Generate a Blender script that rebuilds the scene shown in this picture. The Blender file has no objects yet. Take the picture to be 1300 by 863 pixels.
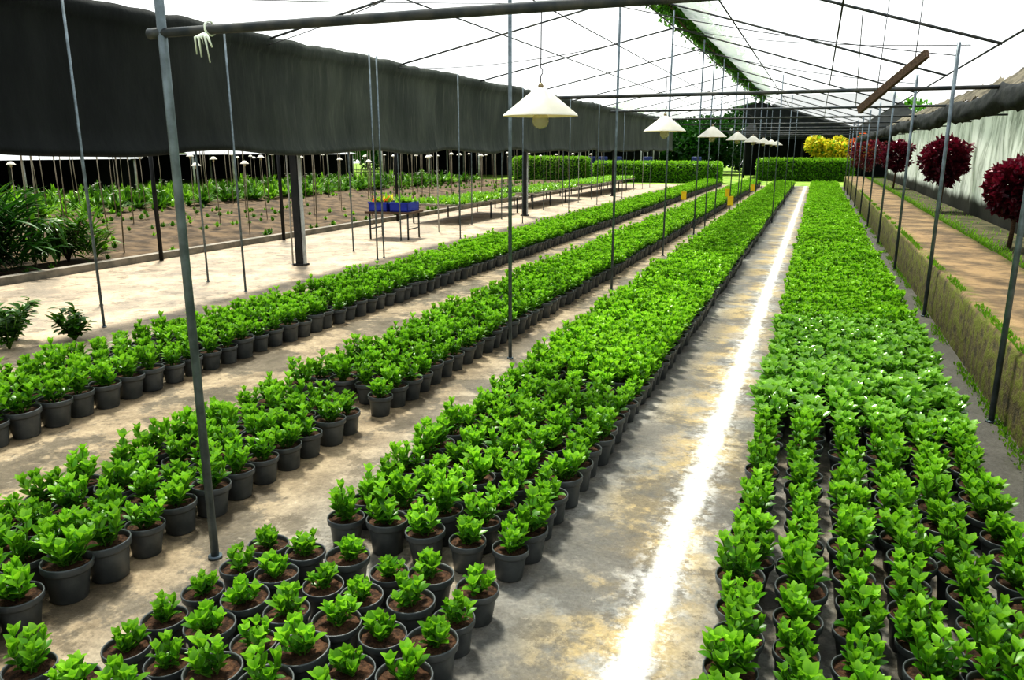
import bpy, math, random
from mathutils import Vector, Matrix, noise
random.seed(7)
R=random.random
def U(a,b): return a+(b-a)*random.random()
scene=bpy.context.scene
COL=scene.collection

# ------------------------------------------------------------ materials
def newmat(name):
    m=bpy.data.materials.new(name); m.use_nodes=True
    nt=m.node_tree; nt.nodes.clear()
    out=nt.nodes.new('ShaderNodeOutputMaterial')
    return m,nt,out
class NT:
    def __init__(s,nt): s.nt=nt
    def n(s,t,props=None,**ins):
        nd=s.nt.nodes.new(t)
        for k,v in (props or {}).items(): setattr(nd,k,v)
        for k,v in ins.items():
            key=int(k[1:]) if k[0]=='i' and k[1:].isdigit() else k.replace('_',' ')
            s.set(nd.inputs[key],v)
        return nd
    def set(s,sock,v):
        if isinstance(v,bpy.types.NodeSocket): s.nt.links.new(v,sock)
        elif isinstance(v,bpy.types.Node): s.nt.links.new(v.outputs[0],sock)
        else: sock.default_value=v
    def math(s,op,a,b=0.0,c=0.0,clamp=False):
        nd=s.n('ShaderNodeMath',{'operation':op,'use_clamp':clamp},i0=a,i1=b)
        if op in('MULTIPLY_ADD',): s.set(nd.inputs[2],c)
        return nd.outputs[0]
    def mix(s,f,a,b,mode='MIX'):
        nd=s.n('ShaderNodeMixRGB',{'blend_type':mode},i0=f,i1=a,i2=b)
        return nd.outputs[0]
    def noise(s,vec,scale,detail=5,rough=.6):
        nd=s.n('ShaderNodeTexNoise',None,Scale=scale,Detail=detail,Roughness=rough)
        s.set(nd.inputs['Vector'],vec); return nd.outputs[0]
    def ss(s,v,a,b):
        nd=s.n('ShaderNodeMapRange',{'interpolation_type':'SMOOTHSTEP'},i0=v,i1=a,i2=b,i3=0.0,i4=1.0)
        return nd.outputs[0]
def c4(c): return (c[0],c[1],c[2],1)
def simple(name,c1,c2=None,rough=.6,scale=6,metal=0,spec=.4,bump=0,trans=0,bscale=None,stretch=None):
    m,nt,out=newmat(name); g=NT(nt)
    tc=g.n('ShaderNodeTexCoord').outputs['Object']
    if stretch:
        tc=g.n('ShaderNodeMapping',None,Vector=tc,Scale=stretch).outputs[0]
    p=g.n('ShaderNodeBsdfPrincipled',None,Roughness=rough,Metallic=metal)
    p.inputs['Specular IOR Level'].default_value=spec
    if c2 is not None:
        f=g.ss(g.noise(tc,scale),.35,.65)
        col=g.mix(f,c4(c1),c4(c2)); g.set(p.inputs['Base Color'],col)
    else: p.inputs['Base Color'].default_value=c4(c1)
    if bump:
        b=g.n('ShaderNodeBump',None,Strength=bump,Distance=.01,Height=g.noise(tc,bscale or scale*4))
        g.set(p.inputs['Normal'],b)
    sh=p.outputs[0]
    if trans:
        t=g.n('ShaderNodeBsdfTranslucent'); 
        if c2 is not None: g.set(t.inputs[0],col)
        else: t.inputs[0].default_value=c4(c1)
        sh=g.n('ShaderNodeMixShader',None,i0=trans,i1=sh,i2=t.outputs[0]).outputs[0]
    nt.links.new(sh,out.inputs[0])
    return m
def leafmat(name,dark,light,tip,trans=.35,rough=.38,spec=.45):
    m,nt,out=newmat(name); g=NT(nt)
    geo=g.n('ShaderNodeNewGeometry')
    oi=g.n('ShaderNodeObjectInfo')
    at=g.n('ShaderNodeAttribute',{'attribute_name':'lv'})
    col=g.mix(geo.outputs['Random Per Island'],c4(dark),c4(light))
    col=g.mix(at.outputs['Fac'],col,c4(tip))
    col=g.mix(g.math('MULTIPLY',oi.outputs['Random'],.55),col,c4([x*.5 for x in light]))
    p=g.n('ShaderNodeBsdfPrincipled',None,Roughness=rough); g.set(p.inputs['Base Color'],col)
    p.inputs['Specular IOR Level'].default_value=spec
    tcol=g.mix(.5,col,c4([min(1,x*1.5) for x in tip]))
    t=g.n('ShaderNodeBsdfTranslucent'); g.set(t.inputs[0],tcol)
    sh=g.n('ShaderNodeMixShader',None,i0=trans,i1=p.outputs[0],i2=t.outputs[0])
    nt.links.new(sh.outputs[0],out.inputs[0]); return m

M={}
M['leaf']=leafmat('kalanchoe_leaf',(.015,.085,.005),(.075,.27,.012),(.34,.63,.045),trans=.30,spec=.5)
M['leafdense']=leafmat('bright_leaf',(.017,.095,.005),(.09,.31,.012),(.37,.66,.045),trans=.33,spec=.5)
M['leafpale']=leafmat('pale_leaf',(.022,.12,.008),(.09,.30,.02),(.34,.60,.085),trans=.3,rough=.22,spec=.9)
M['leafdark']=leafmat('dark_green_leaf',(.008,.045,.006),(.022,.10,.010),(.045,.16,.015),trans=.2)
M['leafhedge']=leafmat('hedge_leaf',(.06,.19,.01),(.16,.38,.02),(.32,.56,.05),trans=.3)
M['leafcrop']=leafmat('crop_leaf',(.018,.08,.006),(.05,.18,.012),(.14,.30,.02),trans=.25)
M['leaftree']=leafmat('tree_leaf',(.02,.1,.01),(.06,.22,.02),(.15,.38,.03),trans=.35)
M['leafred']=leafmat('crimson_leaf',(.03,.002,.008),(.11,.006,.02),(.22,.015,.045),trans=.2)
M['leafyel']=leafmat('croton_yellow_leaf',(.7,.6,.03),(.9,.75,.05),(.95,.85,.1),trans=.35)
M['leafora']=leafmat('orange_bloom',(.8,.25,.03),(.85,.3,.05),(.8,.15,.08),trans=.35)
M['petal']=simple('white_petal',(.75,.75,.7),rough=.6)
M['pot']=simple('grey_plastic_pot',(.065,.073,.075),(.11,.118,.118),rough=.38,scale=8,spec=.5)
M['soil']=simple('potting_soil',(.03,.017,.010),(.115,.062,.034),rough=.95,scale=45,bump=.8,bscale=90)
M['stem']=simple('green_stem',(.10,.20,.03),rough=.6)
M['steel']=simple('galvanised_pipe',(.20,.24,.26),(.12,.145,.155),rough=.45,metal=.5,scale=9)
M['darkpipe']=simple('weathered_dark_pipe',(.05,.06,.065),(.11,.11,.10),rough=.55,metal=.4,scale=9)
M['wire']=simple('dark_wire',(.05,.05,.055),rough=.6)
M['post']=simple('dark_painted_post',(.012,.015,.015),(.025,.025,.025),rough=.6)
M['wood']=simple('old_plank_wood',(.085,.055,.035),(.15,.10,.065),rough=.8,scale=5,stretch=(1,12,12),bump=.4)
M['bamboo']=simple('bamboo_stake',(.3,.27,.2),(.2,.17,.12),rough=.7,scale=5)
M['whitepole']=simple('pale_grey_pole',(.45,.46,.44),(.3,.3,.28),rough=.6,scale=6)
M['blue']=simple('blue_crate_plastic',(.02,.04,.30),(.03,.06,.38),rough=.4)
M['barrel']=simple('blue_barrel_plastic',(.01,.025,.10),(.02,.04,.14),rough=.4)
M['yellow']=simple('yellow_sticky_card',(.75,.55,.02),(.7,.45,.02),rough=.5)
M['string']=simple('white_string',(.7,.75,.65),rough=.8)
M['shadeout']=simple('enamel_lamp_shade',(.78,.76,.68),(.7,.68,.58),rough=.4,scale=4,trans=.25)
M['shadein']=simple('enamel_lamp_shade_inside',(.85,.75,.5),rough=.5,trans=.25)
M['brass']=simple('lamp_socket',(.25,.2,.12),rough=.4,metal=.6)
M['curbc']=simple('kerb_concrete',(.30,.27,.22),(.17,.16,.13),rough=.9,scale=3,bump=.3)
M['rust']=simple('mossy_sheet_roofing',(.20,.18,.13),(.06,.055,.04),rough=.9,scale=2.5,bump=.5,trans=.15)
M['netdark']=simple('black_netting',(.012,.016,.016),(.025,.03,.028),rough=.9,scale=2)
M['greyroof']=simple('grey_sheet_roof',(.35,.37,.38),(.22,.23,.24),rough=.6,scale=1.5)

def glass():
    m,nt,out=newmat('bulb_glass'); g=NT(nt)
    p=g.n('ShaderNodeBsdfPrincipled',None,Roughness=.08)
    p.inputs['Base Color'].default_value=(.8,.75,.55,1)
    t=g.n('ShaderNodeBsdfTransparent'); t.inputs[0].default_value=(.95,.92,.78,1)
    s=g.n('ShaderNodeMixShader',None,i0=.65,i1=p.outputs[0],i2=t.outputs[0])
    nt.links.new(s.outputs[0],out.inputs[0]); return m
M['glass']=glass()

def film():
    m,nt,out=newmat('translucent_roof_film'); g=NT(nt)
    tc=g.n('ShaderNodeTexCoord').outputs['Object']
    f=g.ss(g.noise(tc,.6),.3,.7)
    col=g.mix(f,(.95,.96,.97,1),(.86,.89,.9,1))
    t=g.n('ShaderNodeBsdfTransparent'); g.set(t.inputs[0],col)
    l=g.n('ShaderNodeBsdfTranslucent'); g.set(l.inputs[0],col)
    s=g.n('ShaderNodeMixShader',None,i0=.30,i1=t.outputs[0],i2=l.outputs[0])
    nt.links.new(s.outputs[0],out.inputs[0]); return m
M['film']=film()

def cloth():
    m,nt,out=newmat('shade_cloth'); g=NT(nt)
    tc=g.n('ShaderNodeTexCoord').outputs['Object']
    st=g.n('ShaderNodeMapping',None,Vector=tc,Scale=(1,1.6,.5)).outputs[0]
    f=g.ss(g.noise(st,1.1,6,.65),.3,.75)
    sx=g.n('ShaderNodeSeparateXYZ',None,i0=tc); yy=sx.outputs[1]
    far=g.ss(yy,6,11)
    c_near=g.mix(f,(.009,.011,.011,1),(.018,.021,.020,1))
    c_far=g.mix(f,(.040,.048,.041,1),(.08,.09,.074,1))  # far part lighter in colour, standing in for light bleeding through the cloth
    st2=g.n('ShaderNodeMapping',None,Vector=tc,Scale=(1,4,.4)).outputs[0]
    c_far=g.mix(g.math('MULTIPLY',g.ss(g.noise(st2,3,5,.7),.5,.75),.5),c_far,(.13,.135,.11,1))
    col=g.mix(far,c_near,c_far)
    p=g.n('ShaderNodeBsdfPrincipled',None,Roughness=.75); g.set(p.inputs['Base Color'],col)
    p.inputs['Specular IOR Level'].default_value=.3
    t=g.n('ShaderNodeBsdfTranslucent'); g.set(t.inputs[0],col)
    b=g.n('ShaderNodeBump',None,Strength=.6,Distance=.04,Height=g.noise(st,5,5))
    g.set(p.inputs['Normal'],b)
    s=g.n('ShaderNodeMixShader',None,i0=.12,i1=p.outputs[0],i2=t.outputs[0])
    nt.links.new(s.outputs[0],out.inputs[0]); return m
M['cloth']=cloth()
M['cloth2']=simple('black_shade_cloth',(.012,.015,.015),(.03,.034,.03),rough=.85,scale=5,bump=.5)

def tarp():
    m,nt,out=newmat('dirty_white_tarp'); g=NT(nt)
    tc=g.n('ShaderNodeTexCoord').outputs['Object']
    st=g.n('ShaderNodeMapping',None,Vector=tc,Scale=(1,1,.25)).outputs[0]
    f=g.ss(g.noise(st,2.5,8,.75),.44,.68)
    col=g.mix(f,(.80,.82,.80,1),(.28,.30,.27,1))
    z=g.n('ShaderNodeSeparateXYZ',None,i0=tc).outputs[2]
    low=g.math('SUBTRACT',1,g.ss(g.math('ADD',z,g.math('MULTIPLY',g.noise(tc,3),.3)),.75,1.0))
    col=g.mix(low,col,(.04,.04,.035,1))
    p=g.n('ShaderNodeBsdfPrincipled',None,Roughness=.6); g.set(p.inputs['Base Color'],col)
    b=g.n('ShaderNodeBump',None,Strength=.5,Distance=.03,Height=g.noise(st,4,5))
    g.set(p.inputs['Normal'],b)
    t=g.n('ShaderNodeBsdfTranslucent'); g.set(t.inputs[0],col)
    s=g.n('ShaderNodeMixShader',None,i0=.45,i1=p.outputs[0],i2=t.outputs[0])
    nt.links.new(s.outputs[0],out.inputs[0]); return m
M['tarp']=tarp()

def floor_mat():
    m,nt,out=newmat('stained_concrete_floor'); g=NT(nt)
    tc=g.n('ShaderNodeTexCoord').outputs['Object']
    sx=g.n('ShaderNodeSeparateXYZ',None,i0=tc); x=sx.outputs[0]; y=sx.outputs[1]
    n1=g.noise(tc,.9,6,.65); n2=g.noise(tc,4,7,.7); n3=g.noise(tc,55,4,.7); n4=g.noise(tc,1.6,7,.7); n5=g.noise(tc,13,6,.75)
    tco=g.n('ShaderNodeMapping',None,Vector=tc,Location=(7.3,3.1,1.7)).outputs[0]
    n6=g.noise(tco,1.3,8,.72); n7=g.noise(tco,3.4,8,.75)
    grey=g.mix(g.ss(n2,.35,.68),(.15,.147,.13,1),(.32,.305,.265,1))
    tan=g.mix(g.ss(n2,.3,.7),(.21,.155,.09,1),(.44,.34,.21,1))
    left=g.math('SUBTRACT',1,g.ss(x,-2.5,-1.7))
    near=g.math('SUBTRACT',1,g.ss(g.math('ABSOLUTE',g.math('ADD',x,.54)),.1,.42))
    och=g.math('MULTIPLY',near,g.ss(n4,.42,.56))
    col=g.mix(g.math('MAXIMUM',g.math('MULTIPLY',left,.85),g.math('MULTIPLY',g.ss(n1,.46,.62),.5)),grey,tan)
    col=g.mix(g.math('MULTIPLY',och,.8),col,(.43,.32,.14,1))
    ll=g.math('SUBTRACT',1,g.ss(x,-5.6,-4.9))
    col=g.mix(ll,col,g.mix(g.ss(n4,.40,.60),(.44,.35,.24,1),(.27,.225,.165,1)))
    damp=g.math('MULTIPLY',g.ss(n6,.49,.55),.68)
    damp=g.math('MULTIPLY',damp,g.math('SUBTRACT',1,g.math('MULTIPLY',ll,.55)))
    col=g.mix(damp,col,(.08,.07,.052,1))
    damp2=g.math('MULTIPLY',g.ss(n7,.54,.60),.55)
    col=g.mix(damp2,col,(.09,.072,.046,1))
    spots=g.math('MULTIPLY',g.ss(n5,.56,.68),.55)
    col=g.mix(spots,col,(.07,.058,.04,1))
    light=g.math('MULTIPLY',g.math('SUBTRACT',1,g.ss(n5,.30,.42)),.4)
    col=g.mix(light,col,(.58,.50,.38,1))
    wet=g.math('MULTIPLY',g.math('SUBTRACT',1,g.ss(g.math('ABSOLUTE',g.math('ADD',x,.88)),.05,.34)),g.ss(n1,.35,.6))
    col=g.mix(g.math('MULTIPLY',wet,.65),col,(.115,.115,.105,1))
    rr=g.ss(x,.7,1.0)
    col=g.mix(rr,col,g.mix(n2,(.05,.048,.04,1),(.16,.15,.13,1)))
    col=g.mix(.6,col,g.mix(n3,(.05,.05,.05,1),(.95,.95,.95,1)),'OVERLAY')
    dx=g.math('ABSOLUTE',g.math('ADD',g.math('ADD',x,.445),g.math('MULTIPLY',g.math('SUBTRACT',n2,.5),.16)))
    line=g.math('SUBTRACT',1,g.ss(dx,.015,.085))
    wear=g.math('SUBTRACT',1,g.math('MULTIPLY',g.ss(g.noise(tc,20,7,.8),.46,.64),.78))
    halo=g.math('MULTIPLY',g.math('SUBTRACT',1,g.ss(dx,.05,.17)),g.math('MULTIPLY',g.ss(n5,.46,.60),.45))
    col=g.mix(g.math('MAXIMUM',g.math('MULTIPLY',line,wear),halo),col,(.90,.88,.82,1))
    p=g.n('ShaderNodeBsdfPrincipled',None); g.set(p.inputs['Base Color'],col)
    g.set(p.inputs['Roughness'],g.math('SUBTRACT',g.math('ADD',.5,g.math('MULTIPLY',n2,.4)),g.math('MULTIPLY',damp,.35)))
    p.inputs['Specular IOR Level'].default_value=.35
    b=g.n('ShaderNodeBump',None,Strength=.7,Distance=.008,Height=g.noise(tc,25,6,.7))
    g.set(p.inputs['Normal'],b)
    nt.links.new(p.outputs[0],out.inputs[0]); return m
M['floor']=floor_mat()

def walk_mat():
    m,nt,out=newmat('mossy_walkway_concrete'); g=NT(nt)
    tc=g.n('ShaderNodeTexCoord').outputs['Object']
    sx=g.n('ShaderNodeSeparateXYZ',None,i0=tc); x=sx.outputs[0]; z=sx.outputs[2]
    n2=g.noise(tc,2.5,7,.7); n3=g.noise(tc,9,6,.7); n4=g.noise(tc,40,5,.7)
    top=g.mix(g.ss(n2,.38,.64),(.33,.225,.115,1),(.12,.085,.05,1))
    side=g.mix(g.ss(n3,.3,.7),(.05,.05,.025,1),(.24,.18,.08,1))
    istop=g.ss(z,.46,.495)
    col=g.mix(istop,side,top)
    edge=g.math('SUBTRACT',1,g.ss(g.math('ABSOLUTE',g.math('SUBTRACT',x,1.27)),.02,.18))
    edge2=g.math('SUBTRACT',1,g.ss(g.math('ABSOLUTE',g.math('SUBTRACT',x,2.16)),.02,.2))
    mo=g.math('MULTIPLY',g.math('MAXIMUM',edge,edge2),g.ss(n3,.45,.57))
    col=g.mix(g.math('MULTIPLY',mo,.8),col,(.12,.15,.012,1))
    col=g.mix(.5,col,g.mix(n4,(.1,.1,.1,1),(.9,.9,.9,1)),'OVERLAY')
    p=g.n('ShaderNodeBsdfPrincipled',None,Roughness=.9); g.set(p.inputs['Base Color'],col)
    b=g.n('ShaderNodeBump',None,Strength=.9,Distance=.03,Height=n3)
    g.set(p.inputs['Normal'],b)
    nt.links.new(p.outputs[0],out.inputs[0]); return m
M['walk']=walk_mat()
M['grass']=simple('lawn_grass',(.10,.20,.02),(.28,.40,.06),rough=.9,scale=1.2,bump=.5,bscale=20)
M['grassdark']=simple('damp_verge_soil',(.03,.035,.012),(.09,.08,.04),rough=.95,scale=4,bump=.8)
M['earth']=simple('tilled_earth',(.045,.032,.018),(.15,.105,.06),rough=.95,scale=2.2,bump=.8,bscale=12)

# ------------------------------------------------------------ mesh builder
class MB:
    def __init__(s): s.v=[];s.f=[];s.m=[];s.lv=[];s.mats=[];s.sm=[]
    def mi(s,k):
        if k not in s.mats: s.mats.append(k)
        return s.mats.index(k)
    def add(s,verts,faces,k,lv=0.0,smooth=True):
        o=len(s.v); i=s.mi(k)
        s.v.extend([tuple(p) for p in verts])
        if isinstance(lv,(list,tuple)): s.lv.extend(lv)
        else: s.lv.extend([lv]*len(verts))
        for f in faces:
            s.f.append(tuple(o+a for a in f)); s.m.append(i); s.sm.append(smooth)
    def box(s,lo,hi,k):
        x0,y0,z0=lo;x1,y1,z1=hi
        V=[(x0,y0,z0),(x1,y0,z0),(x1,y1,z0),(x0,y1,z0),(x0,y0,z1),(x1,y0,z1),(x1,y1,z1),(x0,y1,z1)]
        s.add(V,[(3,2,1,0),(4,5,6,7),(0,1,5,4),(1,2,6,5),(2,3,7,6),(3,0,4,7)],k,smooth=False)
    def tube(s,pts,r,k,seg=10,caps=True):
        pts=[Vector(p) for p in pts]; rs=r if isinstance(r,(list,tuple)) else [r]*len(pts)
        V=[];F=[]
        d0=(pts[1]-pts[0]).normalized()
        a=Vector((0,0,1)) if abs(d0.z)<.9 else Vector((1,0,0))
        for i,p in enumerate(pts):
            d=(pts[min(i+1,len(pts)-1)]-pts[max(i-1,0)]).normalized()
            u=(a-d*a.dot(d)).normalized(); w=d.cross(u)
            for j in range(seg):
                t=2*math.pi*j/seg
                V.append(p+(u*math.cos(t)+w*math.sin(t))*rs[i])
        for i in range(len(pts)-1):
            for j in range(seg):
                j2=(j+1)%seg
                F.append((i*seg+j,i*seg+j2,(i+1)*seg+j2,(i+1)*seg+j))
        if caps:
            F.append(tuple(range(seg))[::-1]); F.append(tuple((len(pts)-1)*seg+j for j in range(seg)))
        s.add(V,F,k)
    def lathe(s,prof,k,seg=28,c=(0,0,0)):
        V=[];F=[]
        for (r,z) in prof:
            for j in range(seg):
                t=2*math.pi*j/seg; V.append((c[0]+r*math.cos(t),c[1]+r*math.sin(t),c[2]+z))
        for i in range(len(prof)-1):
            for j in range(seg):
                j2=(j+1)%seg
                F.append((i*seg+j,i*seg+j2,(i+1)*seg+j2,(i+1)*seg+j))
        s.add(V,F,k)
    def leaf(s,p,d,n,L,W,k,lv=0.,curl=.3,cup=.25,secs=4):
        d=d.normalized(); side=d.cross(n)
        if side.length<1e-4: side=d.cross(Vector((1,0,0)))
        side.normalize(); n=side.cross(d).normalized()
        prof={5:[.2,.5,.85,1.0,.72,.12],4:[.2,.55,1.0,.88,.0],3:[.3,.95,.85,0]}[secs]
        V=[];F=[];lvs=[]
        for i in range(secs+1):
            t=i/secs
            c=p+d*(L*t)-n*(curl*L*t*t)
            w=W*.5*prof[i]
            up=n*(cup*w)
            V+= [c-side*w+up, c, c+side*w+up]
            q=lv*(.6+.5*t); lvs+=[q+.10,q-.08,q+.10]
        for i in range(secs):
            a=i*3
            F+=[(a,a+1,a+4,a+3),(a+1,a+2,a+5,a+4)]
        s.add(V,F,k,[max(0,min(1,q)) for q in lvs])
    def card(s,p,d,n,L,W,k,lv=0.):
        d=d.normalized(); side=d.cross(n)
        if side.length<1e-4: side=Vector((1,0,0))
        side.normalize()
        n2=side.cross(d)
        V=[p,p+d*L*.5-side*W*.5+n2*W*.15,p+d*L,p+d*L*.5+side*W*.5+n2*W*.15]
        s.add(V,[(0,1,2,3)],k,lv)
    def mesh(s,name):
        me=bpy.data.meshes.new(name); me.from_pydata(s.v,[],s.f)
        for k in s.mats: me.materials.append(M[k])
        me.polygons.foreach_set('material_index',s.m)
        me.polygons.foreach_set('use_smooth',s.sm)
        a=me.attributes.new('lv','FLOAT','POINT'); a.data.foreach_set('value',s.lv)
        me.update(); return me
    def obj(s,name,parent=None,loc=(0,0,0),link=True):
        o=bpy.data.objects.new(name,s.mesh(name)); o.location=loc
        if link: COL.objects.link(o)
        if parent: o.parent=parent
        return o
def rv():
    while True:
        v=Vector((U(-1,1),U(-1,1),U(-1,1)))
        if .05<v.length<1: return v.normalized()
def empty(name,loc=(0,0,0)):
    e=bpy.data.objects.new(name,None); e.location=loc; COL.objects.link(e); return e

# ------------------------------------------------------------ potted plants (prototypes)
def pot(b,small=False):
    b.lathe([(.0,.004),(.058,.0),(.061,.003),(.074,.105),(.0755,.112),(.0835,.114),(.0850,.118),(.0862,.138),(.0850,.142),(.0812,.142),(.0795,.135),(.0780,.118)],'pot',seg=26)
    V=[(0,0,.124)];F=[];seg=26;rings=[.028,.055,.079]
    for r in rings:
        for j in range(seg):
            t=2*math.pi*j/seg
            V.append((r*math.cos(t),r*math.sin(t),.122+U(-.004,.005)))
    for j in range(seg):
        F.append((0,1+j,1+(j+1)%seg))
        for i in range(2):
            a=1+i*seg;c=1+(i+1)*seg
            F.append((a+j,c+j,c+(j+1)%seg,a+(j+1)%seg))
    b.add(V,F,'soil')
def plant(kind,seed):
    random.seed(seed)
    b=MB(); pot(b)
    if kind=='young': ns,hh,spread,L,W,lev,k,e0,e1=6,.080,.046,.052,.032,3,'leaf',18,70
    elif kind=='mid': ns,hh,spread,L,W,lev,k,e0,e1=7,.125,.064,.058,.034,4,'leaf',15,72
    elif kind=='full': ns,hh,spread,L,W,lev,k,e0,e1=9,.145,.080,.058,.035,4,'leafdense',15,72
    elif kind=='pale': ns,hh,spread,L,W,lev,k,e0,e1=7,.130,.085,.074,.050,4,'leafpale',8,60
    hv=U(.78,1.18); lop=Vector((U(-.025,.025),U(-.025,.025),0))
    for i in range(ns):
        if i==0: a=0;rr=U(0,.01)
        else: a=2*math.pi*i/(ns-1)+U(-.45,.45); rr=spread*U(.55,1.2)
        h=hh*hv*U(.65,1.12)*(1.2 if i==0 else .9)
        base=Vector((rr*.25*math.cos(a),rr*.25*math.sin(a),.12))
        top=Vector((rr*math.cos(a),rr*math.sin(a),.12+h))+lop
        mid=(base+top)*.5+Vector((rr*.15*math.cos(a),rr*.15*math.sin(a),-.005))
        b.tube([base,mid,top],[.0035,.003,.002],'stem',seg=5,caps=False)
        ph=U(0,6.28)
        for l in range(lev):
            t=(l+.7)/lev
            p=base.lerp(mid,min(1,t*2)) if t<.5 else mid.lerp(top,t*2-1)
            ax=(top-mid).normalized()
            el=math.radians(e0+(e1-e0)*t**1.5+U(-14,12))
            sz=(1.0-.3*max(0,t-.5))*U(.75,1.15)*(1.0 if t>.25 else .8)
            nl=3 if l<lev-1 else 4
            for q in range(nl):
                aa=ph+l*1.05+q*2*math.pi/nl+U(-.3,.3)
                out=Vector((math.cos(aa),math.sin(aa),0))
                d=(out*math.cos(el)+Vector((0,0,1))*math.sin(el))+ax*.35
                n=Vector((0,0,1))*math.cos(el)-out*math.sin(el)
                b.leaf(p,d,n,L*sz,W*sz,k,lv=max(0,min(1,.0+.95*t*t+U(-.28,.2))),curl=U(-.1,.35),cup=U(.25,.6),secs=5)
    return b.obj('potted_plant_'+kind+'_%d'%seed,link=False)
PC={}
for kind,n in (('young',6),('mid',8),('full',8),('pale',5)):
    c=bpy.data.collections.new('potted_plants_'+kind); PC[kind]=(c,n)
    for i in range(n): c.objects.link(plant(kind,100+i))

def gn_scatter(name,pts,coll):
    me=bpy.data.meshes.new(name); me.from_pydata([p[:3] for p in pts],[],[])
    a=me.attributes.new('rot','FLOAT_VECTOR','POINT')
    a.data.foreach_set('vector',[q for p in pts for q in (p[6],p[7],p[3])])
    a=me.attributes.new('scl','FLOAT','POINT'); a.data.foreach_set('value',[p[4] for p in pts])
    a=me.attributes.new('idx','INT','POINT'); a.data.foreach_set('value',[p[5] for p in pts])
    ob=bpy.data.objects.new(name,me); COL.objects.link(ob)
    ng=bpy.data.node_groups.new(name+'_gn','GeometryNodeTree')
    ng.interface.new_socket('Geometry',in_out='INPUT',socket_type='NodeSocketGeometry')
    ng.interface.new_socket('Geometry',in_out='OUTPUT',socket_type='NodeSocketGeometry')
    N=ng.nodes; gi=N.new('NodeGroupInput'); go=N.new('NodeGroupOutput')
    iop=N.new('GeometryNodeInstanceOnPoints'); ci=N.new('GeometryNodeCollectionInfo')
    ci.inputs['Collection'].default_value=coll
    ci.inputs['Separate Children'].default_value=True; ci.inputs['Reset Children'].default_value=True
    iop.inputs['Pick Instance'].default_value=True
    def na(nm,t):
        x=N.new('GeometryNodeInputNamedAttribute'); x.data_type=t; x.inputs['Name'].default_value=nm
        return [o for o in x.outputs if o.enabled and o.name=='Attribute'][0]
    L=ng.links
    L.new(gi.outputs[0],iop.inputs['Points']); L.new(ci.outputs[0],iop.inputs['Instance'])
    L.new(na('idx','INT'),iop.inputs['Instance Index'])
    L.new(na('rot','FLOAT_VECTOR'),iop.inputs['Rotation'])
    L.new(na('scl','FLOAT'),iop.inputs['Scale'])
    L.new(iop.outputs[0],go.inputs[0])
    md=ob.modifiers.new('scatter','NODES'); md.node_group=ng
    return ob
def block(kind,x0,x1,nc,y0,y1,py,scl,jit=.014,skip=0,ragged=0):
    random.seed(int(1000*abs(x0)+y0*77))
    pts=[]; ny=max(1,int(round((y1-y0)/py)))
    for j in range(ny):
        y=y0+(j+.5)*(y1-y0)/ny
        for i in range(nc):
            if R()<skip: continue
            if ragged and j<2 and R()<ragged: continue
            x=x0+(x1-x0)*i/(nc-1)
            pts.append((x+U(-jit,jit),y+U(-jit,jit),0.0,U(0,6.28),scl*U(.88,1.1),random.randrange(PC[kind][1]),U(-.05,.05),U(-.05,.05)))
    return gn_scatter('potted_plant_bed',pts,PC[kind][0])
block('mid',-5.1,-4.40,4,1.6,9.4,.2,1.13)
block('full',-5.1,-4.40,5,9.4,21.0,.18,1.08)
block('full',-5.1,-4.40,5,21.3,40,.19,1.1)
block('mid',-3.17,-2.58,4,1.0,3.95,.2,1.06)
block('mid',-3.17,-2.56,4,4.12,8.2,.19,1.08,ragged=.25)
block('full',-3.2,-2.56,5,8.2,17.5,.18,1.05)
block('full',-3.2,-2.56,5,17.8,40,.19,1.07)
block('young',-1.97,-1.04,6,1.15,2.42,.18,.97,jit=.01)
block('mid',-1.80,-1.03,5,2.56,4.95,.182,.99)
block('full',-1.80,-1.02,6,5.0,12.6,.162,1.0)
block('full',-1.80,-1.02,6,12.9,23.5,.17,1.0)
block('full',-1.80,-1.02,6,23.8,40,.18,1.0)
block('mid',-.12,.84,6,1.15,4.5,.19,.99,skip=.015)
block('pale',-.12,.84,6,4.5,7.3,.175,1.05)
block('full',-.12,.84,7,7.35,13.5,.168,1.0)
block('full',-.12,.84,7,14.0,24,.17,1.0)
block('full',-.12,.84,7,24.3,40,.18,1.0)
random.seed(5)
p0=PC['mid'][0].objects[0]
lone=bpy.data.objects.new('potted_plant',p0.data); lone.location=(-2.17,1.42,0); COL.objects.link(lone)
lone.rotation_euler=(0,0,1.2); lone.scale=(.92,)*3

# ------------------------------------------------------------ ground
b=MB(); b.box((-60,-6,-.35),(40,95,-.06),'grass'); b.obj('ground_lawn')
b=MB(); b.box((-9.7,-2,-.06),(1.26,41,0),'floor'); b.obj('floor')
b=MB(); b.box((-9.86,-2,-.06),(-9.7,41,.10),'curbc'); b.obj('kerb')
b=MB()
V=[];F=[];ny=240
prof=[(1.25,-.06),(1.25,.2),(1.25,.46),(1.275,.5),(1.5,.5),(1.8,.5),(2.1,.5),(2.135,.48),(2.135,-.06)]
for j in range(ny+1):
    y=-2+43*j/ny
    for (x,z) in prof:
        nz=noise.noise(Vector((x*3,y*2.2,z*4)))*.02
        V.append((x+(nz if x<2 else 0) if z>0 else x,y,z+(nz*.6 if z>.3 else 0)))
for j in range(ny):
    for i in range(len(prof)-1):
        a=j*len(prof)+i; F.append((a,a+1,a+1+len(prof),a+len(prof)))
b.add(V,F,'walk'); b.obj('raised_walkway')
b=MB(); b.box((2.15,-2,-.06),(3.02,41,.42),'grassdark')
random.seed(11)
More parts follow.
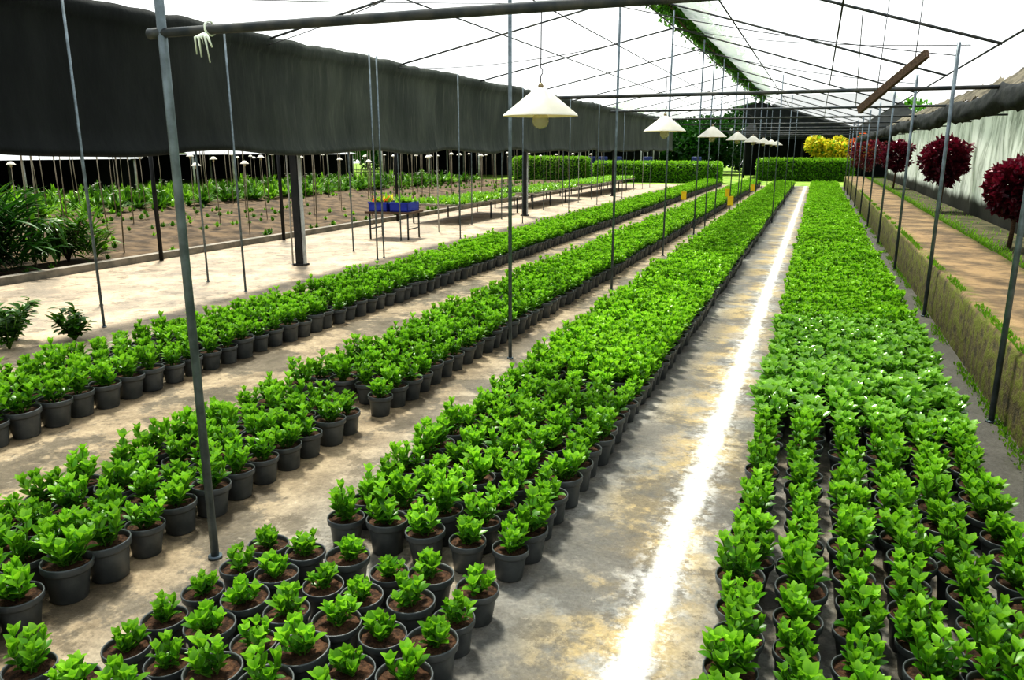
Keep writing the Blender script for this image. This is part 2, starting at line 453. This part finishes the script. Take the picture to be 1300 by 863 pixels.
for i in range(6500):
    x=2.17+abs(random.gauss(0,.13)) if R()<.85 else U(2.16,2.9); y=2+39*R()**1.4
    d=Vector((U(-.2,.5),U(-.5,.5),1)); b.card(Vector((x,y,.41)),d,rv(),U(.03,.09),.014,'leafhedge',U(0,.9))
b.obj('grass_strip')
b=MB()
for i in range(7000):
    y=2+24*R()**1.3; 
    if noise.noise(Vector((0,y*1.3,3)))<-.05: continue
    if R()<.5: p=Vector((1.235-abs(random.gauss(0,.03)),y,U(.0,.01)))
    else: p=Vector((1.27+U(-.01,.05),y,.495))
    b.card(p,Vector((U(-.7,.3),U(-.5,.5),.8)),rv(),U(.015,.05),.014,'leafhedge',U(0,.8))
b.obj('moss_fringe')

b=MB(); V=[];F=[];nx=170;ny=50
for j in range(ny+1):
    for i in range(nx+1):
        x=-26+16.13*i/nx; y=-2+46*j/ny
        V.append((x,y,.0+.035*math.sin(x*2*math.pi/1.1)+.04*noise.noise(Vector((x,y*3,0)))))
for j in range(ny):
    for i in range(nx):
        a=j*(nx+1)+i; F.append((a,a+1,a+nx+2,a+nx+1))
b.add(V,F,'earth'); b.obj('tilled_field')

# ------------------------------------------------------------ seedling tufts
def tuft(name,n,h,w,k,seed,fl=0):
    random.seed(seed); b=MB()
    for i in range(n):
        a=U(0,6.28); el=U(.5,1.5)
        d=Vector((math.cos(a)*math.cos(el),math.sin(a)*math.cos(el),math.sin(el)))
        b.leaf(Vector((U(-.02,.02),U(-.02,.02),0)),d,Vector((0,0,1)) if el<1.2 else Vector((math.cos(a),math.sin(a),0)),h*U(.6,1.1),w,k,lv=U(0,.8),curl=U(.1,.5),secs=3)
    for i in range(fl):
        a=U(0,6.28); p=Vector((math.cos(a)*h*.35,math.sin(a)*h*.35,h*U(.7,1)))
        for q in range(5): b.card(p,Vector((math.cos(q*1.26),math.sin(q*1.26),.3)),Vector((0,0,1)),.05,.035,'petal')
    return b.obj(name,link=False)
tc_=bpy.data.collections.new('seedlings')
for i in range(3): tc_.objects.link(tuft('seedling_%d'%i,14,.12,.045,'leafcrop' if i else 'leafhedge',i))
tl=bpy.data.collections.new('tall_seedlings')
for i in range(3): tl.objects.link(tuft('tall_seedling_%d'%i,60,.42,.06,'leafcrop' if i!=2 else 'leafhedge',20+i,4 if i==1 else 0))
random.seed(3)
def ri(): return (U(0,6.28),U(.8,1.3),random.randrange(3),0.,0.)
pts=[]
for k in range(14):
    x=-10.2-1.1*k
    y=2
    while y<40:
        y+=.22
        dens=.75*max(0,min(1,.4+1.6*noise.noise(Vector((k*.6,y*.16,4)))))+(.12 if k>3 else 0)
        if R()<dens: r=ri(); pts.append((x+U(-.14,.14),y,.03,r[0],r[1]*(.9 if k<6 else 1.1),r[2],0.,0.))
gn_scatter('seedling_rows',pts,tc_)
pts=[]
for x in (-18.4,-20.0,-21.5,-23.0,-24.5):
    y=4
    while y<42:
        y+=U(.25,.6)
        if x==-18.4 and y<14: continue
        r=ri(); pts.append((x+U(-.25,.25),y,.0,r[0],r[1]*U(.8,1.3),r[2],0.,0.))
gn_scatter('leafy_crop_rows',pts,tl)

# ------------------------------------------------------------ leafy masses
def leafbox(b,lo,hi,n,k,L,W):
    lo=Vector(lo);hi=Vector(hi)
    for i in range(n):
        p=Vector((U(lo.x,hi.x),U(lo.y,hi.y),U(lo.z,hi.z)))
        ax=random.choice([0,1,1,2,2]); 
        q=hi if R()<.75 and ax!=1 else lo
        nrm=Vector((0,0,0)); p[ax]=q[ax]+U(-.05,.05); nrm[ax]=1 if q is hi else -1
        if p.z<lo.z+.02: p.z=lo.z+.02
        d=(rv()+nrm*.8+Vector((0,0,.3)))
        b.card(p,d,rv(),L*U(.7,1.3),W*U(.7,1.3),k,max(0,min(1,(p.z-lo.z)/(hi.z-lo.z)*.7+U(-.3,.3))))
def leafball(b,c,r,n,k,L,W,kin=None,sq=(1,1,1),rag=.15):
    c=Vector(c)
    for i in range(n):
        v=rv(); q=r*(U(.35,1)**.35)*(1+rag*noise.noise(v*2.3+c))
        p=c+Vector((v.x*q*sq[0],v.y*q*sq[1],v.z*q*sq[2]))
        b.card(p,v*.8+rv(),rv(),L*U(.7,1.3),W*U(.7,1.3),k if (not kin or R()<.8) else kin,max(0,min(1,.3+v.z*.4+U(-.3,.3))))
def hedge(lo,hi,n):
    b=MB(); b.box((lo[0]+.08,lo[1]+.08,lo[2]),(hi[0]-.08,hi[1]-.08,hi[2]-.08),'leafdark'); leafbox(b,lo,hi,n,'leafhedge',.13,.09); return b.obj('clipped_hedge')
random.seed(21)
hedge((-12.0,44.2,-.06),(-5.0,45.4,1.0),7000)
hedge((-17.0,44.3,-.06),(-12.6,45.3,1.25),4000)
hedge((-3.3,49,-.06),(1.9,50.3,1.15),6000)
b=MB()
for i in range(16):
    x=-.3+3.0*i/15
    leafball(b,(x,U(51.4,52.2),U(1.5,2.15)),U(.32,.55),330,'leafora' if x>1.5 else 'leafyel',.22,.12,'leafhedge')
b.tube([(1,52,-.06),(1,52,1.5)],.08,'wood'); b.obj('croton_shrub')
for (x,y,z,r) in ((2.52,19.0,1.5,.44),(2.5,12.1,1.22,.33),(2.5,30.0,1.52,.46),(2.2,43.0,1.6,.8)):
    e=empty('crimson_topiary_shrub',(x,y,0))
    b=MB(); leafball(b,(0,0,z),r,2400,'leafred',.12,.07,rag=.5,sq=(.9,1,1)); b.obj('crown',e)
    b=MB(); b.tube([(0,0,.425 if y<41 else -.06),(.02,.01,.9),(0,0,z)],[.03,.025,.02],'wood',seg=8); b.obj('trunk',e)
random.seed(33)
def tree(x,y,h,r,k='leaftree'):
    e=empty('background_tree',(x,y,-.06))
    b=MB(); b.tube([(0,0,0),(.1,0,h*.35),(-.1,.1,h*.7)],[.22,.16,.08],'wood',seg=10)
    for i in range(5):
        a=i*1.25; b.tube([(.0,0,h*.4),(math.cos(a)*r*.6,math.sin(a)*r*.6,h*.65)],[.09,.04],'wood',seg=6)
    b.obj('trunk',e)
    b=MB()
    for i in range(12):
        v=rv(); leafball(b,(v.x*r*.65,v.y*r*.65,h*.58+v.z*h*.26),r*.5,480,k,.36,.24)
    b.obj('canopy',e)
for (x,y,h,r) in ((-46,62,7,4),(-38,66,6.5,4),(-30,64,6,4),(-24,66,5,3.6),(-17,68,5,3.6),(-11,66,4.6,3),(-5,70,5,3.5),(-52,48,6,4),(-54,36,6,4),(-54,24,6,4),(-50,14,6,4),(5,75,6,4),(-34,58,5,3),(-21,62,4,3),(-14,63,4,3),(-8,61,4,2.6)):
    tree(x,y,h,r,'leafdark' if R()<.4 else 'leaftree')
b=MB(); random.seed(8)
for i in range(26000):
    y=13+27*R()
    th=.12+.34*max(0,noise.noise(Vector((y*.7,0,0)))+.45)
    if y<16: th*=1.25
    p=Vector((-2.62+random.gauss(0,th*.5),y,4.1+abs(random.gauss(0,th*.55))))
    b.card(p,rv()+Vector((0,0,-.2)),rv(),U(.06,.13),U(.04,.07),'leaftree' if R()<.6 else 'leafcrop',U(0,.5))
b.tube([(-2.7,12.6,4.06)]+[(-2.65+.06*math.sin(i*1.7),13+i*1.5,4.08+.03*math.sin(i*2.3)) for i in range(18)],.02,'wood',seg=6)
b.obj('ridge_tree_standin')  # foliage strip added along the ridge, standing in for trees behind the roof gap

random.seed(14)
def bush(loc,n,h,w,k):
    b=MB()
    for i in range(n):
        a=U(0,6.28); r=U(0,1)**.6*h*.6; el=U(.5,1.45); zz=U(0,.6)*h
        d=Vector((math.cos(a)*math.cos(el),math.sin(a)*math.cos(el),math.sin(el)))
        b.leaf(Vector((r*math.cos(a*1.7),r*math.sin(a*1.7),zz)),d,Vector((0,0,1)),h*U(.25,.5),w,k,lv=U(0,.9),curl=U(.2,.7),cup=.5)
    for i in range(8):
        a=U(0,6.28); b.tube([(0,0,0),(math.cos(a)*.3*h,math.sin(a)*.3*h,h*.7)],[.015,.008],'wood',seg=5)
    return b.obj('leafy_shrub',loc=loc)
bush((-10.95,7.3,.04),650,1.35,.07,'leafdark'); bush((-11.0,6.0,.04),650,1.4,.08,'leafdark'); bush((-10.65,8.6,.04),300,.85,.06,'leafcrop'); bush((-12.4,7.9,.04),450,1.3,.07,'leafcrop')
for loc,h in (((-6.5,4.55,0),.40),((-6.25,5.0,0),.30),((-6.75,4.25,0),.45),((-6.75,4.8,0),.38)):
    b=MB()
    for i in range(9):
        a=U(0,6.28); t=Vector((math.cos(a)*.15,math.sin(a)*.15,h*U(.6,1.1)))
        b.tube([(0,0,0),t],[.008,.005],'stem',seg=5)
        for j in range(22):
            q=t*U(.2,1); aa=U(0,6.28); el=U(.0,1.0)
            b.leaf(q,Vector((math.cos(aa)*math.cos(el),math.sin(aa)*math.cos(el),math.sin(el))),Vector((0,0,1)),U(.06,.12),.05,'leafcrop',lv=U(0,.6))
    b.obj('leafy_sapling',loc=loc)

# ------------------------------------------------------------ poles & frame
def pole(x,y,z0,z1,r,k,lean=0):
    b=MB(); b.tube([(0,0,z0),(lean,0,z1)],r,k,seg=12)
    b.tube([(0,0,z0),(0,0,z0+.012)],r*1.7,k,seg=12)
    return b.obj('support_pole',loc=(x,y,0))
ys=[2.34+3.5*i for i in range(11)]
for i,y in enumerate(ys): pole(-2.27,y,0,3.8,.0175 if i==0 else .015,'steel')
for i in range(10): pole(1.185,5.5+3.5*i,0,2.72,.018,'steel')
for i in range(7): pole(-.91 if i%2 else -2.05,16.3+3.5*i,0,3.4,.013,'steel')
random.seed(4)
yy=4.6
for i in range(20):
    pole(-7.35+U(-.1,.0),yy,0,3.0,.013,'steel' if i%3 else 'whitepole',U(-.03,.03)); yy+=1.72
for y in (5.5,7.6,10.7,10.95,14,17.5,21,24.5,28): pole(-6.45+U(-.08,.08),y,0,3.1,.013,'steel')
for y in (9.75,19.6,29.4):
    b=MB(); b.box((-.06,-.05,0),(.06,.05,3.0),'post'); b.box((-.09,-.08,0),(.09,.08,.03),'post'); b.box((-.08,-.07,2.94),(.08,.07,3.0),'post'); b.box((.061,-.03,0),(.085,.03,2.9),'whitepole'); b.obj('timber_post',loc=(-7.2,y,0))
for (x,y) in ((-9.6,9.4),(-9.6,12.5),(-9.6,17)):
    b=MB(); b.tube([(0,0,0),(0,0,2.3)],.032,'post',seg=10); b.tube([(0,0,2.3),(.0,.0,2.34)],.045,'post',seg=10); b.obj('timber_post',loc=(x,y,0))

b=MB()
ry=[5.5+3.5*i for i in range(-1,11)]
for y in ry:
    if y>5: 
        b.tube([(1.55,y,2.69),(-2.8,y,4.0)],.014,'darkpipe',seg=8)
        b.tube([(-7.0,y,3.12),(-2.8,y,4.0)],.014,'darkpipe',seg=8)
b.tube([(-2.27,2.34,2.115),(2.4,2.34,2.12)],.0165,'darkpipe',seg=12)
b.tube([(-2.33,2.34,2.115),(-2.27,2.34,2.115)],.02,'darkpipe',seg=12)
for y in [9.05+3.5*i for i in range(9)]:
    b.tube([(-3.15,y,2.30),(3.0,y,2.30)],.02 if y<10 else .016,'darkpipe',seg=10)
for (x,z) in ((1.55,2.70),(.1,3.13),(-1.35,3.56),(-2.8,4.0),(-5.0,3.54),(-7.0,3.14)):
    b.tube([(x,5,z),(x,40.6,z)],.010,'darkpipe',seg=8)
def wire(p,q,sag,r=.005):
    p=Vector(p);q=Vector(q)
    b.tube([p.lerp(q,t/12)-Vector((0,0,sag*4*(t/12)*(1-t/12))) for t in range(13)],r,'wire',seg=5)
wire((-6.9,3,3.25),(-6.9,40,3.3),.05)
wire((-1.75,3.0,2.62),(-1.75,40,2.62),.03,.004)
wire((-2.27,9.3,3.3),(1.2,9.05,2.6),.05); wire((-2.27,5.84,3.2),(-7,9,3.05),.05)
wire((-2.27,12.8,3.3),(1.2,12.55,2.6),.08); wire((-2.27,9.34,2.9),(-7,12.5,3.1),.1)
wire((.3,9.2,3.05),(.42,12,2.3),.0); wire((-6.9,5.5,3.1),(-2.8,12.5,3.9),.05)
wire((-2.8,16,4),(1.3,9.1,2.7),.1)
b.obj('greenhouse_roof_frame')

def sheet(name,x0,z0,x1,z1,y0,y1,k,nx=8,ny=80,sag=.05,amp=.02):
    b=MB();V=[];F=[]
    for j in range(ny+1):
        y=y0+(y1-y0)*j/ny
        for i in range(nx+1):
            t=i/nx; x=x0+(x1-x0)*t
            z=z0+(z1-z0)*t+.02-sag*abs(math.sin((y-5.5)*math.pi/3.5))*math.sin(t*math.pi)+amp*noise.noise(Vector((x*2,y*2,1)))
            V.append((x,y,z+.03))
    for j in range(ny):
        for i in range(nx):
            a=j*(nx+1)+i; F.append((a,a+1,a+nx+2,a+nx+1))
    b.add(V,F,k); return b.obj(name)
sheet('roof_film',-2.3,3.87,1.6,2.70,2,41,'film')
sheet('roof_film',-7.05,3.12,-3.0,3.97,2,41,'film')

b=MB();V=[];F=[];ny=300;prof=[(0,3.16),(.05,3.18),(.075,3.10),(.05,3.0),(.02,2.94),(.01,2.7),(0,2.45),(0,2.2),(.01,1.95),(.02,1.78),(.045,1.74),(.05,1.69),(.02,1.66)]
for j in range(ny+1):
    y=0+41*j/ny
    for i,(x,z) in enumerate(prof):
        w=.05*math.sin(y*2.1+.6*math.sin(y*.7))*(1-z/4)+.05*noise.noise(Vector((0,y*1.4,z*1.2)))
        zz=z+(.05*noise.noise(Vector((5,y*.8,0)))+.03*math.sin(y*1.8))*(1 if z<2 else .35)
        if i<5: zz+= .03*noise.noise(Vector((1,y*3,0)))
        V.append((-7.0+x*1.3+w,y,zz))
for j in range(ny):
    for i in range(len(prof)-1):
        a=j*len(prof)+i; F.append((a,a+1,a+1+len(prof),a+len(prof)))
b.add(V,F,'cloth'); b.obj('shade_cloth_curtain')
b=MB()
V=[];F=[];seg=18;ny=260
for j in range(ny+1):
    y=4.2+36*j/ny
    sagg=.05*abs(math.sin((y-5.55)*math.pi/3.5))
    for i in range(seg):
        t=2*math.pi*i/seg
        r=.085*(1+.35*noise.noise(Vector((math.cos(t)*1.5,math.sin(t)*1.5,y*1.6)))+.25*noise.noise(Vector((math.cos(t)*3,math.sin(t)*3,y*5))))
        V.append((1.62+.8*r*math.cos(t),y,2.2-sagg+1.35*r*math.sin(t)))
for j in range(ny):
    for i in range(seg):
        F.append((j*seg+i,j*seg+(i+1)%seg,(j+1)*seg+(i+1)%seg,(j+1)*seg+i))
b.add(V,F,'cloth2'); b.obj('rolled_shade_cloth')
b=MB(); V=[];F=[];n=40
for i in range(n+1):
    x=-3.6+5.1*i/n
    zt=3.98-.30*(x+2.8) if x>-2.8 else 3.98+.2*(x+2.8)
    V+= [(x,40.75+.05*math.sin(x*5),zt-.02),(x,40.75+.06*math.sin(x*5+1),2.45+.06*math.sin(x*3)+ (0.5 if x<-2.9 else 0))]
for i in range(n): F.append((2*i,2*i+1,2*i+3,2*i+2))
b.add(V,F,'netdark'); b.obj('gable_netting')
b=MB();V=[];F=[];nz=14;ny=200
for j in range(ny+1):
    y=2+39*j/ny
    for i in range(nz+1):
        z=.30+2.45*i/nz
        V.append((3.12+.04*math.sin(y*1.9+math.sin(z*2))+.04*noise.noise(Vector((z,y,2))),y,z))
for j in range(ny):
    for i in range(nz):
        a=j*(nz+1)+i; F.append((a,a+1,a+nz+2,a+nz+1))
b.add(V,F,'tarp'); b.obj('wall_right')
b=MB();V=[];F=[];ny=300
for j in range(ny+1):
    y=2+39*j/ny
    for i in range(9):
        t=i/8; x=2.85+.6*t; z=2.72+.42*t
        V.append((x,y,z+.025*math.sin(y*2*math.pi/.28)+.07*noise.noise(Vector((x*2,y*1.5,0)))*(1.6 if i in(0,8) else .6)))
for j in range(ny):
    for i in range(8):
        a=j*9+i; F.append((a,a+1,a+10,a+9))
b.add(V,F,'rust'); b.tube([(2.9,2,2.70),(2.9,41,2.70)],.03,'wood',seg=8)
for y in [3+3.5*i for i in range(11)]:
    b.tube([(2.85,y,2.64),(3.4,y,3.02)],.025,'wood',seg=8)
    b.tube([(3.3,y,.2),(3.3,y,3.0)],.04,'wood',seg=8)
b.obj('corrugated_lean_to_roof')
b=MB()
p=Vector((.33,8.45,2.075)); q=Vector((.79,7.75,2.50)); d=(q-p).normalized(); s=d.cross(Vector((0,0,1))).normalized(); n=s.cross(d)
w,h=.018,.036
V=[]
for c in (p,p.lerp(q,.5)+n*.004,q):
    V+=[c-s*w-n*h,c+s*w-n*h,c+s*w+n*h,c-s*w+n*h]
F=[(3,2,1,0),(8,9,10,11)]
for k in (0,4):
    for i in range(4): F.append((k+i,k+(i+1)%4,k+4+(i+1)%4,k+4+i))
b.add(V,F,'wood',smooth=False)
b.tube([p.lerp(q,.3)+n*.036,(.48,8.24,3.03)],.004,'wire',seg=5); b.tube([p.lerp(q,.85)+n*.036,(.72,7.85,2.98)],.004,'wire',seg=5)
b.obj('hanging_wooden_plank')
b=MB(); c=Vector((-2.05,2.322,2.12))
b.tube([c+Vector((.0,.028*math.cos(t*.7)+.018,.024*math.sin(t*.7))) for t in range(10)],.004,'string',seg=6)
for (dx,l) in ((-.035,.09),(.02,.12),(.0,.06),(.035,.07),(-.015,.10)):
    b.tube([c+Vector((0,-.01,-.02)),c+Vector((dx*.8,-.03,-.035)),c+Vector((dx,-.02,-l))],[.005,.005,.003],'string',seg=6)
b.obj('tied_string')

# ------------------------------------------------------------ lamps
def lamp_meshes():
    s=MB()
    s.lathe([(.012,.185),(.03,.182),(.05,.17),(.25,.012),(.255,.0)],'shadeout',seg=36)
    s.lathe([(.254,.0),(.248,.010),(.05,.165),(.012,.178)],'shadein',seg=36)
    g=MB()
    g.lathe([(.0,-.085),(.025,-.080),(.048,-.062),(.058,-.035),(.052,-.005),(.035,.025),(.022,.05),(.02,.07)],'glass',seg=20)
    k=MB()
    k.lathe([(.0,.06),(.024,.06),(.026,.1),(.02,.165),(.0,.166)],'brass',seg=16)
    k.lathe([(.0,.184),(.018,.184),(.018,.2),(.008,.215),(.0,.216)],'brass',seg=16)
    w=MB()
    w.tube([(0,0,.21),(0,0,.26),(.012,0,.275),(.012,0,.30),(0,0,.31),(0,0,.70)],.004,'wire',seg=6)
    return s.mesh('shade'),g.mesh('bulb'),k.mesh('socket'),w.mesh('cord')
lm=lamp_meshes()
for i in range(8):
    y=5.15+4.65*i
    e=empty('hanging_lamp',(-1.78,y,1.925))
    for nm,me in zip(('shade','bulb','socket','cord'),lm):
        o=bpy.data.objects.new(nm,me); COL.objects.link(o); o.parent=e
fc=bpy.data.collections.new('field_lamps')
b=MB(); b.tube([(0,0,0),(0,0,1.50)],.010,'bamboo',seg=6); b.lathe([(.01,1.56),(.04,1.555),(.09,1.50),(.092,1.495)],'shadeout',seg=16); b.lathe([(.0,1.43),(.025,1.45),(.02,1.5)],'glass',seg=10)
fc.objects.link(b.obj('field_lamp',link=False))
b=MB(); b.tube([(0,0,0),(.02,0,1.1),(0,0,2.0)],.013,'bamboo',seg=6); fc.objects.link(b.obj('field_stake',link=False))
random.seed(9); pts=[]
for k in range(7):
    x=-10.6-2.2*k
    y=6+U(0,2)
    while y<42:
        pts.append((x+U(-.2,.2),y,0,U(0,6),1+U(-.06,.04),0 if R()<.35 else 1,U(-.03,.03),U(-.03,.03))); y+=U(1.0,2.0)
gn_scatter('field_lamp_stakes',pts,fc)

# ------------------------------------------------------------ crates & benches
random.seed(17)
e=empty('crate_table',(-7.75,13.6,0)); e.rotation_euler=(0,0,.1)
b=MB()
for x in (-.4,.4):
    for y in (-.28,.28): b.tube([(x,y,0),(x,y,.50)],.018,'darkpipe',seg=8)
    b.tube([(x,-.28,.2),(x,.28,.2)],.012,'darkpipe',seg=8)
b.box((-.48,-.34,.50),(.48,.34,.54),'wood'); b.obj('frame',e)
for i,x in enumerate((-.22,.22)):
    b=MB(); z0=.54;z1=.72;w=.19;d=.29
    b.box((x-w,-d,z0),(x+w,d,z0+.02),'blue')
    b.box((x-w,-d,z0),(x-w+.015,d,z1),'blue'); b.box((x+w-.015,-d,z0),(x+w,d,z1),'blue')
    b.box((x-w,-d,z0),(x+w,-d+.015,z1),'blue'); b.box((x-w,d-.015,z0),(x+w,d,z1),'blue')
    b.box((x-w-.012,-d-.012,z1-.03),(x+w+.012,-d,z1),'blue'); b.box((x-w+.016,-d+.016,z0+.02),(x+w-.016,d-.016,z1-.04),'soil')
    b.obj('blue_crate_%d'%(i+1),e)
    b=MB()
    for q in range(110):
        a=U(0,6.28);el=U(.4,1.4)
        b.leaf(Vector((x+U(-.14,.14),U(-.24,.24),.68)),Vector((math.cos(a)*math.cos(el),math.sin(a)*math.cos(el),math.sin(el))),Vector((0,0,1)),U(.1,.26),.05,random.choice(['leafhedge','leafhedge','leafhedge','leafyel','leafora']) if i==0 else 'leafhedge',lv=U(0,.8),secs=3)
    b.obj('crate_plants_%d'%(i+1),e)
def bench(x0,x1,y0,y1,z):
    e=empty('seedling_bench',((x0+x1)/2,(y0+y1)/2,0)); w=(x1-x0)/2;d=(y1-y0)/2
    b=MB(); n=max(2,int((y1-y0)/1.5)+1)
    for i in range(n):
        y=-d+2*d*i/(n-1)
        for x in (-w+.04,w-.04): b.tube([(x,y*.98,0),(x,y*.98,z)],.02,'darkpipe',seg=8)
    b.box((-w,-d,z),(w,d,z+.04),'curbc'); b.obj('bench_top',e)
    b=MB()
    for i in range(int(260*w*d*4)):
        a=U(0,6.28);el=U(.5,1.4)
        b.leaf(Vector((U(-w,w)*.96,U(-d,d)*.98,z+.04)),Vector((math.cos(a)*math.cos(el),math.sin(a)*math.cos(el),math.sin(el))),Vector((0,0,1)),U(.1,.2),.06,'leafhedge',lv=U(0,.9),secs=3)
    b.obj('seedlings',e)
bench(-9.0,-7.7,16.6,20.5,.42); bench(-9.1,-7.8,22,27,.42); bench(-9.1,-7.8,28.5,36,.42)
for (x,y,z) in ((-1.9,19.7,.56),(-3.35,21.8,.54),(-2.35,23.4,.56),(-1.92,27,.56)):
    b=MB(); b.tube([(0,0,0),(0,0,z)],.006,'bamboo',seg=6); b.box((-.07,-.006,z-.16),(.07,.006,z+.06),'yellow'); b.obj('yellow_insect_trap_card',loc=(x,y,0))
for i in range(5):
    b=MB(); b.lathe([(0,0),(.28,0),(.29,.05),(.30,.3),(.305,.32),(.30,.34),(.30,.6),(.305,.62),(.30,.64),(.29,.9),(.27,.93),(.0,.93)],'barrel',seg=20)
    b.obj('blue_barrel',loc=((-12.9,-12.1,-11.3,-9.4,-6.6)[i],46.8+U(-.2,.2),-.06)).scale=(1.0,1.0,1.5)
e=empty('netted_shed',(0,0,0))
b=MB()
for x in (-4.5,-1,2.5,6):
    for y in (54,60): b.tube([(x,y,-.06),(x,y,3.0)],.07,'post',seg=8)
b.obj('posts',e)
b=MB(); b.add([(-5,53.5,2.7),(6.5,53.5,2.7),(6.5,60.5,2.7),(-5,60.5,2.7),(-2.5,57,5.3),(4,57,5.3)],[(0,1,5,4),(1,2,5),(2,3,4,5),(3,0,4)],'netdark',smooth=False); b.obj('hip_roof',e)
b=MB(); b.box((-5,60.3,-.06),(6.5,60.4,2.8),'netdark'); b.box((-5,53.6,2.4),(6.5,53.65,2.8),'netdark'); b.obj('netting',e)
def shed(x0,x1,y0,y1,zr,name='shade_house'):
    e=empty(name,((x0+x1)/2,(y0+y1)/2,0)); w=(x1-x0)/2;d=(y1-y0)/2
    b=MB()
    n=int(2*d/3)+1
    for i in range(n+1):
        for x in (-w,0,w): b.tube([(x,-d+2*d*i/n,-.06),(x,-d+2*d*i/n,zr)],.05,'whitepole',seg=8)
    b.obj('posts',e)
    b=MB(); m=10;V=[];F=[]
    for j in (0,1):
        for i in range(m+1):
            t=i/m; V.append((-w*1.05+2.1*w*t,(-1 if j==0 else 1)*d*1.03,zr+.5*math.sin(t*math.pi)))
    for i in range(m): F.append((i,i+1,m+2+i,m+1+i))
    b.add(V,F,'greyroof'); b.obj('arched_roof',e)
    b=MB(); b.box((-w,-d,-.06),(-w+.05,d,zr-.05),'netdark'); b.box((-w,d-.05,-.06),(w,d,zr-.05),'netdark'); b.obj('netting',e)
shed(-36,-27.5,8,26,1.35); shed(-36,-28,30,44,1.5); shed(-27,-20,46,54,2.2); shed(-18.5,-10.5,50,56,2.4)

# ------------------------------------------------------------ light
w=bpy.data.worlds.new('sky'); scene.world=w; w.use_nodes=True
nt=w.node_tree; nt.nodes.clear(); g=NT(nt)
tc=g.n('ShaderNodeTexCoord').outputs['Generated']
z=g.n('ShaderNodeSeparateXYZ',None,i0=tc).outputs[2]
col=g.mix(g.ss(z,.0,.9),(1,1,1,1),(.84,.91,1,1))
bg=g.n('ShaderNodeBackground',None,Strength=.98); g.set(bg.inputs[0],col)
o=nt.nodes.new('ShaderNodeOutputWorld'); nt.links.new(bg.outputs[0],o.inputs[0])
sl=bpy.data.lights.new('sun','SUN'); sl.energy=5.2; sl.angle=math.radians(8); sl.color=(1,.96,.86)
so=bpy.data.objects.new('sun',sl); COL.objects.link(so)
so.rotation_euler=(-Vector((-.32,.42,1.0))).to_track_quat('-Z','Y').to_euler(); so.location=(-5,5,20)
# ------------------------------------------------------------ camera
cd=bpy.data.cameras.new('camera'); cam=bpy.data.objects.new('camera',cd); COL.objects.link(cam)
cam.location=(0,0,1.7); cam.rotation_euler=(math.radians(90-13.8),0,math.radians(21.1))
cd.sensor_width=36; cd.lens=980/1300*36; cd.clip_end=300
scene.camera=cam
scene.view_settings.view_transform='Standard'
try: scene.view_settings.look='High Contrast'
except Exception: pass
